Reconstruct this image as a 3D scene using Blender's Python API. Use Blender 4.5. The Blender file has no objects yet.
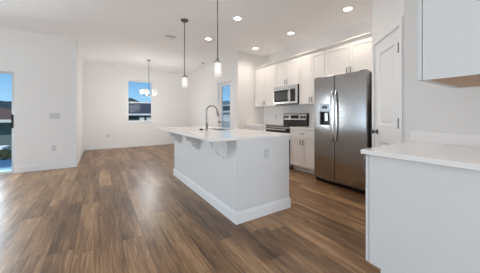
import bpy, bmesh, math, random
from mathutils import Vector, Matrix
R = math.radians
PI = math.pi
random.seed(7)
sc = bpy.context.scene
COL = sc.collection

# ------------------------------------------------------------------ camera
YAW = 33.0
cd = bpy.data.cameras.new('camera')
cd.sensor_width = 36.0
cd.lens = 217.0 / 480.0 * 36.0
cd.shift_y = -21.0 / 480.0
cd.clip_start = 0.05
cd.clip_end = 400
cam = bpy.data.objects.new('camera', cd)
cam.location = (0, 0, 1.15)
cam.rotation_euler = (R(90), 0, R(-YAW))
COL.objects.link(cam)
sc.camera = cam

# ------------------------------------------------------------------ view, sky, sun, daylight and added fill
sc.view_settings.view_transform = 'Standard'
sc.view_settings.look = 'None'
sc.view_settings.gamma = 1.0
sc.view_settings.exposure = 0.38
sc.cycles.max_bounces = 14
sc.cycles.diffuse_bounces = 10
sc.view_settings.use_curve_mapping = False

world = bpy.data.worlds.new('sky')
sc.world = world
world.use_nodes = True
nt = world.node_tree
nt.nodes.clear()
wo = nt.nodes.new('ShaderNodeOutputWorld')
bg = nt.nodes.new('ShaderNodeBackground')
tc = nt.nodes.new('ShaderNodeTexCoord')
sx = nt.nodes.new('ShaderNodeSeparateXYZ')
rp = nt.nodes.new('ShaderNodeValToRGB')
rp.color_ramp.elements[0].position = 0.0
rp.color_ramp.elements[0].color = (0.36, 0.63, 0.88, 1)
rp.color_ramp.elements[1].position = 0.24
rp.color_ramp.elements[1].color = (0.04, 0.22, 0.52, 1)
nt.links.new(tc.outputs['Generated'], sx.inputs[0])
nt.links.new(sx.outputs['Z'], rp.inputs[0])
nt.links.new(rp.outputs[0], bg.inputs['Color'])
bg.inputs['Strength'].default_value = 1.0
nt.links.new(bg.outputs[0], wo.inputs[0])

sd = bpy.data.lights.new('sun', 'SUN')
sd.energy = 2.6
sd.angle = R(1.5)
sd.color = (1.0, 0.95, 0.88)
so = bpy.data.objects.new('sun', sd)
so.rotation_euler = Vector((0.50, 0.50, -0.70)).to_track_quat('-Z', 'Y').to_euler()
COL.objects.link(so)


def area(name, loc, rot, sxx, syy, power, color):
    d = bpy.data.lights.new(name, 'AREA')
    d.shape = 'RECTANGLE'
    d.size, d.size_y = sxx, syy
    d.energy = power
    d.color = color
    o = bpy.data.objects.new(name, d)
    o.location = loc
    o.rotation_euler = rot
    COL.objects.link(o)
    return o


# fill added at made-up rear and left windows; daylight at the patio door
area('added_fill_rear', (0.0, -3.64, 1.35), (R(118), 0, 0), 2.5, 2.0, 102, (0.84, 0.93, 1.0))
area('added_fill_left', (-5.14, 3.3, 1.35), (R(118), 0, R(-90)), 4.5, 2.1, 46, (0.83, 0.92, 1.0))
area('daylight_patio', (-2.5, 6.40, 1.15), (R(-58), 0, 0), 1.3, 1.7, 115, (0.86, 0.94, 1.0))

DL_POWER = 35.0

# ------------------------------------------------------------------ materials
MATS = {}


def mat(name, color, rough=0.5, metal=0.0, spec=0.5, noise=0.0, nscale=8.0, bump=0.0, bscale=60.0,
        emit=None, estr=0.0, stretch=None, coat=0.0):
    m = bpy.data.materials.new(name)
    m.use_nodes = True
    t = m.node_tree
    b = t.nodes['Principled BSDF']
    b.inputs['Base Color'].default_value = (*color, 1)
    b.inputs['Roughness'].default_value = rough
    b.inputs['Metallic'].default_value = metal
    b.inputs['Specular IOR Level'].default_value = spec
    b.inputs['Coat Weight'].default_value = coat
    c = t.nodes.new('ShaderNodeTexCoord')
    mp = t.nodes.new('ShaderNodeMapping')
    if stretch:
        mp.inputs['Scale'].default_value = stretch
    t.links.new(c.outputs['Object'], mp.inputs[0])
    if noise > 0:
        n = t.nodes.new('ShaderNodeTexNoise')
        n.inputs['Scale'].default_value = nscale
        n.inputs['Detail'].default_value = 4
        t.links.new(mp.outputs[0], n.inputs['Vector'])
        x = t.nodes.new('ShaderNodeMix')
        x.data_type = 'RGBA'
        x.inputs['A'].default_value = (*[v * (1 - noise) for v in color], 1)
        x.inputs['B'].default_value = (*[min(1, v * (1 + noise)) for v in color], 1)
        t.links.new(n.outputs['Fac'], x.inputs['Factor'])
        t.links.new(x.outputs['Result'], b.inputs['Base Color'])
    if bump > 0:
        n2 = t.nodes.new('ShaderNodeTexNoise')
        n2.inputs['Scale'].default_value = bscale
        t.links.new(mp.outputs[0], n2.inputs['Vector'])
        bp = t.nodes.new('ShaderNodeBump')
        bp.inputs['Strength'].default_value = bump
        bp.inputs['Distance'].default_value = 0.01
        t.links.new(n2.outputs['Fac'], bp.inputs['Height'])
        t.links.new(bp.outputs[0], b.inputs['Normal'])
    if emit:
        b.inputs['Emission Color'].default_value = (*emit, 1)
        b.inputs['Emission Strength'].default_value = estr
    MATS[name] = m
    return m


M_wall = mat('wall_paint', (0.83, 0.823, 0.815), 0.75, noise=0.012, nscale=3, bump=0.05, bscale=90)
M_ceil = mat('ceiling_paint', (0.92, 0.93, 0.945), 0.85, noise=0.012, nscale=4, bump=0.12, bscale=45)
M_trim = mat('trim_paint', (0.83, 0.835, 0.84), 0.35, noise=0.01)
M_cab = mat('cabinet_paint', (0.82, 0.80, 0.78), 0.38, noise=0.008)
M_isl_and_shade = mat('island_paint_and_shade', (0.71, 0.71, 0.71), 0.45, noise=0.01)  # island colour; also stands in for shade on the right cabinets
M_quartz = mat('quartz', (0.87, 0.84, 0.82), 0.10, noise=0.03, nscale=70)
M_steel = mat('brushed_steel', (0.42, 0.41, 0.405), 0.21, metal=1.0, noise=0.05, nscale=30, bump=0.04, bscale=60, stretch=(1, 1, 30))
M_steel_h = mat('satin_steel', (0.66, 0.67, 0.68), 0.26, metal=1.0, noise=0.02)
M_nickel = mat('brushed_nickel', (0.27, 0.255, 0.24), 0.34, metal=1.0, noise=0.03)
M_dnickel = mat('dark_nickel', (0.16, 0.15, 0.145), 0.35, metal=0.9, noise=0.03)
M_chrome = mat('chrome', (0.8, 0.8, 0.8), 0.12, metal=1.0, noise=0.01)
M_black = mat('black_plastic', (0.012, 0.012, 0.013), 0.35, noise=0.1)
M_bglass = mat('black_glass', (0.01, 0.01, 0.012), 0.06, noise=0.05)
M_dgrey = mat('dark_grey_metal', (0.045, 0.045, 0.048), 0.4, metal=0.3, noise=0.05)
M_plate = mat('plate_plastic', (0.62, 0.62, 0.615), 0.35, noise=0.01)
M_slot = mat('slot_plastic', (0.30, 0.30, 0.30), 0.5, noise=0.05)
M_birch = mat('birch_underside', (0.50, 0.32, 0.19), 0.5, noise=0.16, nscale=6, stretch=(1, 9, 9))
M_lamp = mat('lamp_lens', (0.9, 0.85, 0.8), 0.4, noise=0.01, emit=(1.0, 0.90, 0.78), estr=9.0)
M_bulb = mat('bulb_glow', (0.9, 0.85, 0.8), 0.4, noise=0.01, emit=(1.0, 0.90, 0.80), estr=1.3)
M_opal = mat('opal_glass', (0.88, 0.86, 0.83), 0.25, noise=0.01, emit=(1.0, 0.93, 0.86), estr=0.3)
M_concrete = mat('concrete', (0.36, 0.43, 0.50), 0.8, noise=0.1, nscale=6)
M_patio_shade = mat('patio_concrete_shade', (0.20, 0.30, 0.42), 0.7, noise=0.1, nscale=6)  # blue cast of the shade is put into the slab colour
M_grass = mat('grass', (0.07, 0.11, 0.035), 0.9, noise=0.3, nscale=5)
M_hill = mat('hill_foliage', (0.035, 0.055, 0.07), 0.95, noise=0.3, nscale=0.6)
M_stucco_w = mat('stucco_white', (0.80, 0.80, 0.78), 0.85, noise=0.04, nscale=20)
M_stucco_g = mat('stucco_green', (0.16, 0.205, 0.20), 0.85, noise=0.05, nscale=20)
M_stucco_d = mat('stucco_dark', (0.075, 0.085, 0.08), 0.85, noise=0.05, nscale=20)
M_pool = mat('blue_tarp', (0.05, 0.17, 0.36), 0.5, noise=0.1, nscale=3)
M_leaf = mat('shrub_leaf', (0.02, 0.03, 0.016), 0.9, noise=0.4, nscale=30)


def shingle(name, c):
    m = mat(name, c, 0.9, noise=0.12, nscale=18)
    t = m.node_tree
    b = t.nodes['Principled BSDF']
    w = t.nodes.new('ShaderNodeTexWave')
    w.bands_direction = 'Z'
    w.inputs['Scale'].default_value = 3.0
    bp = t.nodes.new('ShaderNodeBump')
    bp.inputs['Strength'].default_value = 0.3
    co = t.nodes.new('ShaderNodeTexCoord')
    t.links.new(co.outputs['Object'], w.inputs['Vector'])
    t.links.new(w.outputs['Fac'], bp.inputs['Height'])
    t.links.new(bp.outputs[0], b.inputs['Normal'])
    return m


M_roof_d = shingle('roof_charcoal', (0.045, 0.05, 0.062))
M_roof_b = shingle('roof_brown', (0.13, 0.075, 0.055))


def glass_mat(name, tint, refl):
    m = bpy.data.materials.new(name)
    m.use_nodes = True
    t = m.node_tree
    t.nodes.clear()
    o = t.nodes.new('ShaderNodeOutputMaterial')
    tr = t.nodes.new('ShaderNodeBsdfTransparent')
    tr.inputs[0].default_value = (*tint, 1)
    gl = t.nodes.new('ShaderNodeBsdfGlossy')
    gl.inputs['Roughness'].default_value = 0.02
    mx = t.nodes.new('ShaderNodeMixShader')
    fr = t.nodes.new('ShaderNodeFresnel')
    fr.inputs[0].default_value = 1.3
    mt = t.nodes.new('ShaderNodeMath')
    mt.operation = 'MULTIPLY'
    mt.inputs[1].default_value = refl
    t.links.new(fr.outputs[0], mt.inputs[0])
    t.links.new(mt.outputs[0], mx.inputs[0])
    t.links.new(tr.outputs[0], mx.inputs[1])
    t.links.new(gl.outputs[0], mx.inputs[2])
    t.links.new(mx.outputs[0], o.inputs[0])
    return m


M_glass = glass_mat('window_glass', (0.97, 0.985, 0.98), 0.3)
M_shade = glass_mat('shade_glass', (0.93, 0.93, 0.93), 1.0)
_t = M_shade.node_tree
_p = _t.nodes.new('ShaderNodeBsdfPrincipled')
_p.inputs['Base Color'].default_value = (0.9, 0.89, 0.87, 1)
_p.inputs['Roughness'].default_value = 0.3
_p.inputs['Emission Color'].default_value = (1.0, 0.95, 0.9, 1)
_p.inputs['Emission Strength'].default_value = 0.12
_m = _t.nodes.new('ShaderNodeMixShader')
_w = _t.nodes.new('ShaderNodeTexWave')
_w.inputs['Scale'].default_value = 14
_mr = _t.nodes.new('ShaderNodeMapRange')
_mr.inputs['To Min'].default_value = 0.3
_mr.inputs['To Max'].default_value = 0.6
_t.links.new(_w.outputs['Fac'], _mr.inputs['Value'])
_t.links.new(_mr.outputs[0], _m.inputs[0])
_t.links.new(_t.nodes['Mix Shader'].outputs[0], _m.inputs[1])
_t.links.new(_p.outputs[0], _m.inputs[2])
_t.links.new(_m.outputs[0], _t.nodes['Material Output'].inputs[0])


def floor_mat():
    m = bpy.data.materials.new('wood_plank_floor')
    m.use_nodes = True
    t = m.node_tree
    N, L = t.nodes, t.links
    b = N['Principled BSDF']

    def math_(op, a, bb=None):
        n = N.new('ShaderNodeMath')
        n.operation = op
        for i, v in enumerate((a, bb)):
            if v is None:
                continue
            if isinstance(v, (int, float)):
                n.inputs[i].default_value = v
            else:
                L.new(v, n.inputs[i])
        return n.outputs[0]
    tcn = N.new('ShaderNodeTexCoord')
    s = N.new('ShaderNodeSeparateXYZ')
    L.new(tcn.outputs['Object'], s.inputs[0])
    W, LEN = 0.18, 1.22
    xs = math_('DIVIDE', s.outputs['X'], W)
    row = math_('FLOOR', xs)
    wn = N.new('ShaderNodeTexWhiteNoise')
    wn.noise_dimensions = '1D'
    L.new(row, wn.inputs['W'])
    ys = math_('ADD', math_('DIVIDE', s.outputs['Y'], LEN), wn.outputs['Value'])
    idx = math_('FLOOR', ys)
    cmb = N.new('ShaderNodeCombineXYZ')
    L.new(row, cmb.inputs[0])
    L.new(idx, cmb.inputs[1])
    wn2 = N.new('ShaderNodeTexWhiteNoise')
    wn2.noise_dimensions = '3D'
    L.new(cmb.outputs[0], wn2.inputs['Vector'])
    # grain
    vec = N.new('ShaderNodeCombineXYZ')
    L.new(math_('MULTIPLY', s.outputs['X'], 55.0), vec.inputs[0])
    L.new(math_('MULTIPLY', s.outputs['Y'], 3.0), vec.inputs[1])
    L.new(math_('MULTIPLY', wn2.outputs['Value'], 37.0), vec.inputs[2])
    g = N.new('ShaderNodeTexNoise')
    g.inputs['Scale'].default_value = 1.0
    g.inputs['Detail'].default_value = 6
    g.inputs['Roughness'].default_value = 0.7
    g.inputs['Distortion'].default_value = 0.6
    L.new(vec.outputs[0], g.inputs['Vector'])
    vec2 = N.new('ShaderNodeCombineXYZ')
    L.new(math_('MULTIPLY', s.outputs['X'], 9.0), vec2.inputs[0])
    L.new(math_('MULTIPLY', s.outputs['Y'], 1.1), vec2.inputs[1])
    L.new(math_('MULTIPLY', wn2.outputs['Value'], 91.0), vec2.inputs[2])
    g2 = N.new('ShaderNodeTexNoise')
    g2.inputs['Scale'].default_value = 1.0
    g2.inputs['Detail'].default_value = 3
    L.new(vec2.outputs[0], g2.inputs['Vector'])
    f = math_('ADD', math_('MULTIPLY', wn2.outputs['Value'], 0.22), math_('MULTIPLY', g.outputs['Fac'], 0.95))
    f = math_('ADD', f, math_('MULTIPLY', g2.outputs['Fac'], 0.75))
    f = math_('SUBTRACT', f, 0.46)
    r = N.new('ShaderNodeValToRGB')
    e = r.color_ramp.elements
    e[0].position = 0.20
    e[0].color = FLOOR_C[0]
    e[1].position = 0.82
    e[1].color = FLOOR_C[2]
    q = r.color_ramp.elements.new(0.5)
    q.color = FLOOR_C[1]
    L.new(f, r.inputs[0])
    # joints
    fx = math_('FRACT', xs)
    fy = math_('FRACT', ys)
    ex = math_('LESS_THAN', math_('MINIMUM', fx, math_('SUBTRACT', 1.0, fx)), 0.014)
    ey = math_('LESS_THAN', math_('MINIMUM', fy, math_('SUBTRACT', 1.0, fy)), 0.0014)
    j = math_('MAXIMUM', ex, ey)
    mx = N.new('ShaderNodeMix')
    mx.data_type = 'RGBA'
    L.new(math_('MULTIPLY', j, 0.6), mx.inputs['Factor'])
    L.new(r.outputs[0], mx.inputs['A'])
    mx.inputs['B'].default_value = (0.05, 0.032, 0.022, 1)
    L.new(mx.outputs['Result'], b.inputs['Base Color'])
    rr = math_('ADD', math_('MULTIPLY', g.outputs['Fac'], 0.16), 0.27)
    L.new(rr, b.inputs['Roughness'])
    b.inputs['Specular IOR Level'].default_value = 0.5
    bp = N.new('ShaderNodeBump')
    bp.inputs['Strength'].default_value = 0.12
    bp.inputs['Distance'].default_value = 0.003
    L.new(math_('SUBTRACT', g.outputs['Fac'], j), bp.inputs['Height'])
    L.new(bp.outputs[0], b.inputs['Normal'])
    return m


FLOOR_C = [(0.045, 0.021, 0.009, 1), (0.215, 0.118, 0.055, 1), (0.47, 0.295, 0.155, 1)]
M_floor = floor_mat()

# ------------------------------------------------------------------ mesh helpers


def nb():
    return bmesh.new()


def bx(bm, x0, x1, y0, y1, z0, z1):
    v = [bm.verts.new(p) for p in ((x0, y0, z0), (x1, y0, z0), (x1, y1, z0), (x0, y1, z0),
                                   (x0, y0, z1), (x1, y0, z1), (x1, y1, z1), (x0, y1, z1))]
    for f in ((0, 3, 2, 1), (4, 5, 6, 7), (0, 1, 5, 4), (1, 2, 6, 5), (2, 3, 7, 6), (3, 0, 4, 7)):
        bm.faces.new([v[i] for i in f])
    return bm


def prism(bm, pts, a, b, axis='Z'):
    """extrude a 2D outline from a to b along an axis"""
    def P(p, t):
        if axis == 'Z':
            return (p[0], p[1], t)
        if axis == 'X':
            return (t, p[0], p[1])
        return (p[0], t, p[1])
    lo = [bm.verts.new(P(p, a)) for p in pts]
    hi = [bm.verts.new(P(p, b)) for p in pts]
    n = len(pts)
    bm.faces.new(lo)
    bm.faces.new(hi[::-1])
    for i in range(n):
        bm.faces.new((lo[i], lo[(i + 1) % n], hi[(i + 1) % n], hi[i]))
    return bm


def lathe(bm, prof, cx=0, cy=0, seg=24, M=None):
    """prof: list of (r, z) revolved about the z axis"""
    rings = []
    for r, z in prof:
        if r < 1e-6:
            v = bm.verts.new((cx, cy, z))
            rings.append([v])
        else:
            rings.append([bm.verts.new((cx + r * math.cos(2 * PI * k / seg), cy + r * math.sin(2 * PI * k / seg), z)) for k in range(seg)])
    for a, b in zip(rings[:-1], rings[1:]):
        for k in range(seg):
            k2 = (k + 1) % seg
            if len(a) == 1 and len(b) == 1:
                continue
            if len(a) == 1:
                bm.faces.new((a[0], b[k], b[k2]))
            elif len(b) == 1:
                bm.faces.new((a[k], b[0], a[k2]))
            else:
                bm.faces.new((a[k], b[k], b[k2], a[k2]))
    if M is not None:
        vs = [v for r in rings for v in r]
        bmesh.ops.transform(bm, matrix=M, verts=vs)
    return bm


def tube(bm, path, r, seg=10):
    path = [Vector(p) for p in path]
    rs = r if isinstance(r, (list, tuple)) else [r] * len(path)
    rings = []
    up = Vector((0, 0, 1))
    d0 = (path[1] - path[0]).normalized()
    if abs(d0.dot(up)) > 0.95:
        up = Vector((1, 0, 0))
    nrm = d0.cross(up).normalized()
    for i, p in enumerate(path):
        if i == 0:
            d = path[1] - path[0]
        elif i == len(path) - 1:
            d = path[-1] - path[-2]
        else:
            d = path[i + 1] - path[i - 1]
        d.normalize()
        nrm = (nrm - d * nrm.dot(d)).normalized()
        bi = d.cross(nrm)
        rings.append([bm.verts.new(p + (nrm * math.cos(2 * PI * k / seg) + bi * math.sin(2 * PI * k / seg)) * rs[i]) for k in range(seg)])
    for a, b in zip(rings[:-1], rings[1:]):
        for k in range(seg):
            bm.faces.new((a[k], a[(k + 1) % seg], b[(k + 1) % seg], b[k]))
    bm.faces.new(rings[0][::-1])
    bm.faces.new(rings[-1])
    return bm


def obj(name, bm, m, parent=None, smooth=False, bevel=0.0):
    bmesh.ops.recalc_face_normals(bm, faces=bm.faces[:])
    if bevel > 0:
        bmesh.ops.bevel(bm, geom=[e for e in bm.edges if len(e.link_faces) == 2 and e.calc_face_angle(0) > 0.6],
                        offset=bevel, segments=2, affect='EDGES', profile=0.6)
    me = bpy.data.meshes.new(name)
    bm.to_mesh(me)
    bm.free()
    if smooth:
        for p in me.polygons:
            p.use_smooth = True
        try:
            me.set_sharp_from_angle(angle=R(38))
        except Exception:
            pass
    me.materials.append(m)
    o = bpy.data.objects.new(name, me)
    COL.objects.link(o)
    if parent is not None:
        o.parent = parent
    return o


def tag(o, label, cat, group=None, kind=None):
    o['label'] = label
    o['category'] = cat
    if group:
        o['group'] = group
    if kind:
        o['kind'] = kind
    return o


def thing(name, label, cat, loc=(0, 0, 0), rz=0.0, group=None, kind=None):
    o = bpy.data.objects.new(name, None)
    o.empty_display_size = 0.1
    COL.objects.link(o)
    o.location = loc
    o.rotation_euler = (0, 0, rz)
    return tag(o, label, cat, group, kind)


def struct(name, bm, m, label=None, smooth=False, bevel=0.0):
    o = obj(name, bm, m, None, smooth, bevel)
    o['kind'] = 'structure'
    if label:
        o['label'] = label
    return o


def dup(root, loc, rz, label, group=None):
    r = root.copy()
    COL.objects.link(r)
    r.location = loc
    r.rotation_euler = (0, 0, rz)
    r['label'] = label
    if group:
        r['group'] = group

    def rec(a, b):
        for ch in list(a.children):
            c = ch.copy()
            COL.objects.link(c)
            c.parent = b
            rec(ch, c)
    rec(root, r)
    return r


def cells(bm, s0, s1, z0, z1, t0, t1, holes, axis):
    """wall slab along X or Y (thickness t0..t1) with rectangular holes (s0,s1,z0,z1)"""
    ss = sorted({s0, s1, *[h[0] for h in holes], *[h[1] for h in holes]})
    zz = sorted({z0, z1, *[h[2] for h in holes], *[h[3] for h in holes]})
    for a, b in zip(ss[:-1], ss[1:]):
        for c, d in zip(zz[:-1], zz[1:]):
            ms, mz = (a + b) / 2, (c + d) / 2
            if any(h[0] < ms < h[1] and h[2] < mz < h[3] for h in holes):
                continue
            if axis == 'X':
                bx(bm, a, b, t0, t1, c, d)
            else:
                bx(bm, t0, t1, a, b, c, d)
    bmesh.ops.remove_doubles(bm, verts=bm.verts[:], dist=1e-5)
    # drop the faces shared by neighbouring cells
    seen = {}
    for f in bm.faces:
        k = tuple(sorted(v.index for v in f.verts))
        seen.setdefault(k, []).append(f)
    return bm


def wall(name, axis, s0, s1, t0, t1, holes=(), z1=None, label=None):
    bm = nb()
    cells(bm, s0, s1, 0.0, CH if z1 is None else z1, t0, t1, list(holes), axis)
    return struct(name, bm, M_wall, label)


# ------------------------------------------------------------------ the room
CH = 2.88
XK = 4.05      # kitchen wall face
YP = 6.08      # patio wall face
YD = 8.84      # dining wall face
XS = 3.14      # side-door wall face
XL = -0.43     # dining side wall face
YJ = 4.95      # kitchen end wall face
YR = 0.15      # right wall face
XR = 2.457     # return wall beside pantry door
Z0 = 0.0

floor_pts = [(-5.15, -3.65), (1.75, -3.65), (1.75, -0.0), (4.2, -0.0), (4.2, 5.1), (3.29, 5.1), (3.29, 8.99), (-0.58, 8.99), (-0.58, 6.23), (-5.15, 6.23)]
struct('floor', prism(nb(), floor_pts, -0.12, 0.0), M_floor, 'brown wood plank floor')
struct('ceiling', prism(nb(), floor_pts, CH, CH + 0.12), M_ceil, 'off-white ceiling')

SL = (-3.30, -1.42, 0.0, 2.02)
wall('wall_patio', 'X', -5.0, XL, YP, YP + 0.15, [SL], label='wall beside the glass patio door')
wall('wall_dining_left', 'Y', YP + 0.15, YD, XL - 0.15, XL)
WD = (0.845, 1.745, 0.905, 2.465)
wall('wall_dining', 'X', XL - 0.15, XS + 0.15, YD, YD + 0.15, [WD])
BD0, BD1 = 6.09, 5.20   # back door opening along the side wall
wall('wall_side', 'Y', YJ + 0.15, YD, XS, XS + 0.15, [(BD1, BD0, 0.0, 2.16)])
wall('wall_kitchen_end', 'X', XS, XK + 0.15, YJ, YJ + 0.15)
wall('wall_kitchen', 'Y', 0.0, YJ, XK, XK + 0.15)
wall('wall_fridge_side', 'X', 3.06, XK, 1.36, 1.46)
wall('wall_pantry_return', 'Y', YR, 0.885, XR, XR + 0.10)
wall('wall_right', 'X', 1.60, XK, 0.0, YR)
wall('wall_hall', 'Y', -3.5, 0.0, 1.60, 1.75)
wall('wall_rear', 'X', -5.0, 1.60, -3.65, -3.5, [(-1.35, 1.35, 0.2, 2.5)])
wall('wall_left', 'Y', -3.5, YP, -5.15, -5.0, [(1.0, 5.6, 0.2, 2.5)])

# diagonal pantry wall, local frame: x to the right as one faces it, -y outward
DA = Vector((3.012, 1.445, 0))
ang = R(-135)
diag_len = math.hypot(DA.x - XR, DA.x - XR)
bm = nb()
cells(bm, 0.0, diag_len, 0.0, CH, 0.0, 0.09, [(0.085, 0.715, 0.0, 2.045)], 'X')
dw = struct('wall_pantry', bm, M_wall, 'short diagonal wall with the pantry door')
dw.location = DA
dw.rotation_euler = (0, 0, ang)


# baseboards
def base_run(name, pts):
    """pts: boxes (x0,x1,y0,y1)"""
    bm = nb()
    for (x0, x1, y0, y1) in pts:
        bx(bm, x0, x1, y0, y1, 0.0, 0.118)
        ix = 0.004 if (x1 - x0) < 0.05 else 0.0
        iy = 0.004 if (y1 - y0) < 0.05 else 0.0
        bx(bm, x0 + ix, x1 - ix, y0 + iy, y1 - iy, 0.118, 0.132)
    return struct(name, bm, M_trim)


T = 0.015
base_run('baseboard_patio', [(-5.0, SL[0] - 0.0, YP - T, YP), (SL[1] + 0.0, XL, YP - T, YP)])
base_run('baseboard_dining_left', [(XL, XL + T, YP - T, YD - T)])
base_run('baseboard_dining', [(XL, XS, YD - T, YD)])
base_run('baseboard_side', [(XS - T, XS, BD0 + 0.058, YD - T)])
base_run('baseboard_kitchen_end', [(XS - T, 3.45, YJ - T, YJ)])
base_run('baseboard_left', [(-5.0, -5.0 + T, -3.5 + T, YP - T)])
base_run('baseboard_rear', [(-5.0 + T, 1.60, -3.5, -3.5 + T)])

# ---- dining window: single hung, white vinyl
wn = thing('window_1', 'white single hung window in the dining wall', 'window', (0, YD, 0), 0, kind='structure')
x0, x1, z0, z1 = WD


def ring(bm, x0, x1, z0, z1, w, y0, y1):
    bx(bm, x0, x0 + w, y0, y1, z0, z1)
    bx(bm, x1 - w, x1, y0, y1, z0, z1)
    bx(bm, x0 + w, x1 - w, y0, y1, z0, z0 + w)
    bx(bm, x0 + w, x1 - w, y0, y1, z1 - w, z1)
    return bm


zm = z0 + 0.47 * (z1 - z0)
f = obj('window_frame', ring(nb(), x0, x1, z0, z1, 0.03, 0.012, 0.13), M_trim, wn)
s1 = obj('sash', ring(nb(), x0 + 0.03, x1 - 0.03, z0 + 0.03, zm + 0.018, 0.03, 0.065, 0.09), M_trim, wn)
s2 = obj('sash', ring(nb(), x0 + 0.03, x1 - 0.03, zm - 0.018, z1 - 0.03, 0.03, 0.095, 0.12), M_trim, wn)
obj('pane', bx(nb(), x0 + 0.06, x1 - 0.06, 0.075, 0.079, z0 + 0.06, zm - 0.012), M_glass, s1)
obj('pane', bx(nb(), x0 + 0.06, x1 - 0.06, 0.106, 0.110, zm + 0.012, z1 - 0.06), M_glass, s2)
obj('window_sill', bx(nb(), x0 - 0.03, x1 + 0.03, -0.03, 0.06, z0 - 0.022, z0), M_trim, wn, bevel=0.004)

# ---- full-light glazed back door in the side wall; local frame: x along wall, -y into the room
dr = thing('door_2', 'white back door with one tall glass pane beside the kitchen', 'door', (XS, BD0, 0), R(-90), kind='structure')
DWd = BD0 - BD1
obj('door_frame', ring(nb(), 0.0, DWd, -0.02, 2.16, 0.025, 0.0, 0.14), M_trim, dr)
bm = nb()
gx0, gx1, gz0, gz1 = BD0 - 5.93, BD0 - 5.40, 0.22, 2.06
cells(bm, 0.027, DWd - 0.027, 0.02, 2.132, 0.03, 0.072, [(gx0, gx1, gz0, gz1)], 'X')
leaf = obj('door_leaf', bm, M_trim, dr)
obj('pane', bx(nb(), gx0, gx1, 0.048, 0.054, gz0, gz1), M_glass, leaf)
bm = ring(nb(), gx0 - 0.012, gx1 + 0.012, gz0 - 0.012, gz1 + 0.012, 0.016, 0.024, 0.03)
bx(bm, gx0, gx1, 0.038, 0.047, 1.445, 1.468)
obj('glazing_bead', bm, M_trim, leaf)
k = obj('door_knob', lathe(nb(), [(0, -0.065), (0.018, -0.062), (0.027, -0.045), (0.02, -0.03), (0.011, -0.022), (0.011, -0.008), (0.03, -0.006), (0.03, 0)], 0, 0, 16,
                            Matrix.Translation((0.085, 0.03, 0.95)) @ Matrix.Rotation(R(-90), 4, 'X')), M_nickel, leaf, True)
bm = nb()
bx(bm, -0.057, 0.0, -0.014, 0.0, 0.0, 2.217)
bx(bm, DWd, DWd + 0.057, -0.014, 0.0, 0.0, 2.217)
bx(bm, 0.0, DWd, -0.014, 0.0, 2.16, 2.217)
t1 = struct('trim_1', bm, M_trim, 'white casing around the back door')
t1.location = (XS, BD0, 0)
t1.rotation_euler = (0, 0, R(-90))

# ---- sliding patio door (the left edge of the photograph)
pd = thing('door_1', 'glass sliding patio door at the left edge', 'door', (0, YP, 0), 0, kind='structure')
x0, x1, z0, z1 = SL
M_slframe = mat('slider_vinyl', (0.62, 0.66, 0.68), 0.35, noise=0.01)
obj('door_frame', ring(nb(), x0, x1, z0, z1, 0.012, 0.02, 0.14), M_slframe, pd)
xm = (x0 + x1) / 2
for i, (a, b, ya) in enumerate(((x0 + 0.0125, xm + 0.03, 0.085), (xm - 0.03, x1 - 0.0125, 0.04))):
    s = obj('sliding_panel', ring(nb(), a, b, z0 + 0.0125, z1 - 0.0125, 0.032, ya, ya + 0.035), M_slframe, pd)
    obj('pane', bx(nb(), a + 0.032, b - 0.032, ya + 0.014, ya + 0.02, z0 + 0.044, z1 - 0.044), M_glass, s)
    if i == 1:
        hb = nb()
        bx(hb, b - 0.031, b - 0.005, ya - 0.012, ya, 0.90, 1.17)
        bx(hb, b - 0.027, b - 0.009, ya - 0.05, ya - 0.036, 0.92, 1.15)
        bx(hb, b - 0.027, b - 0.009, ya - 0.04, ya - 0.01, 0.92, 0.95)
        bx(hb, b - 0.027, b - 0.009, ya - 0.04, ya - 0.01, 1.12, 1.15)
        h = obj('door_handle', hb, M_black, s)
        h['label'] = 'black door handle'

# ---- pantry door, in the diagonal wall's frame
pt = thing('door_3', 'white two panel pantry door on the diagonal wall', 'door', DA, ang, kind='structure')
obj('door_frame', ring(nb(), 0.085, 0.715, -0.02, 2.045, 0.012, -0.002, 0.09), M_trim, pt)
bm = nb()
a, b = 0.0985, 0.7015
px0, px1 = a + 0.105, b - 0.105
hol = [(px0, px1, 0.22, 0.84), (px0, px1, 1.04, 1.90)]
cells(bm, a, b, 0.012, 2.03, 0.0, 0.035, hol, 'X')
for (hx0, hx1, hz0, hz1) in hol:
    # bevelled recess and raised field
    def rect(i, y):
        return [bm.verts.new(p) for p in ((hx0 + i, y, hz0 + i), (hx1 - i, y, hz0 + i), (hx1 - i, y, hz1 - i), (hx0 + i, y, hz1 - i))]
    r0, r1, r2, r3 = rect(0, 0.0), rect(0.018, 0.014), rect(0.03, 0.014), rect(0.05, 0.006)
    for p, q in ((r0, r1), (r1, r2), (r2, r3)):
        for i in range(4):
            bm.faces.new((p[i], p[(i + 1) % 4], q[(i + 1) % 4], q[i]))
    bm.faces.new(r3)
leaf = obj('door_leaf', bm, M_trim, pt)
kb = nb()
Mk = Matrix.Translation((a + 0.06, 0.0, 0.95)) @ Matrix.Rotation(R(90), 4, 'X')
lathe(kb, [(0.0, 0.0), (0.03, 0.0), (0.03, 0.006), (0.012, 0.01), (0.011, 0.03), (0.022, 0.038), (0.028, 0.05), (0.022, 0.063), (0.0, 0.067)], 0, 0, 18, Mk)
obj('door_knob', kb, M_dnickel, leaf, True)
for z in (0.22, 1.07, 1.83):
    hb = nb()
    bx(hb, b - 0.03, b + 0.012, -0.004, 0.0, z - 0.05, z + 0.05)
    tube(hb, [(b + 0.004, -0.009, z - 0.052), (b + 0.004, -0.009, z + 0.052)], 0.009, 8)
    obj('hinge', hb, M_dgrey, leaf)
bm = nb()
bx(bm, 0.025, 0.0845, -0.014, 0.0, 0.0, 2.105)
bx(bm, 0.7155, 0.775, -0.014, 0.0, 0.0, 2.105)
bx(bm, 0.0845, 0.7155, -0.014, 0.0, 2.046, 2.105)
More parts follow.
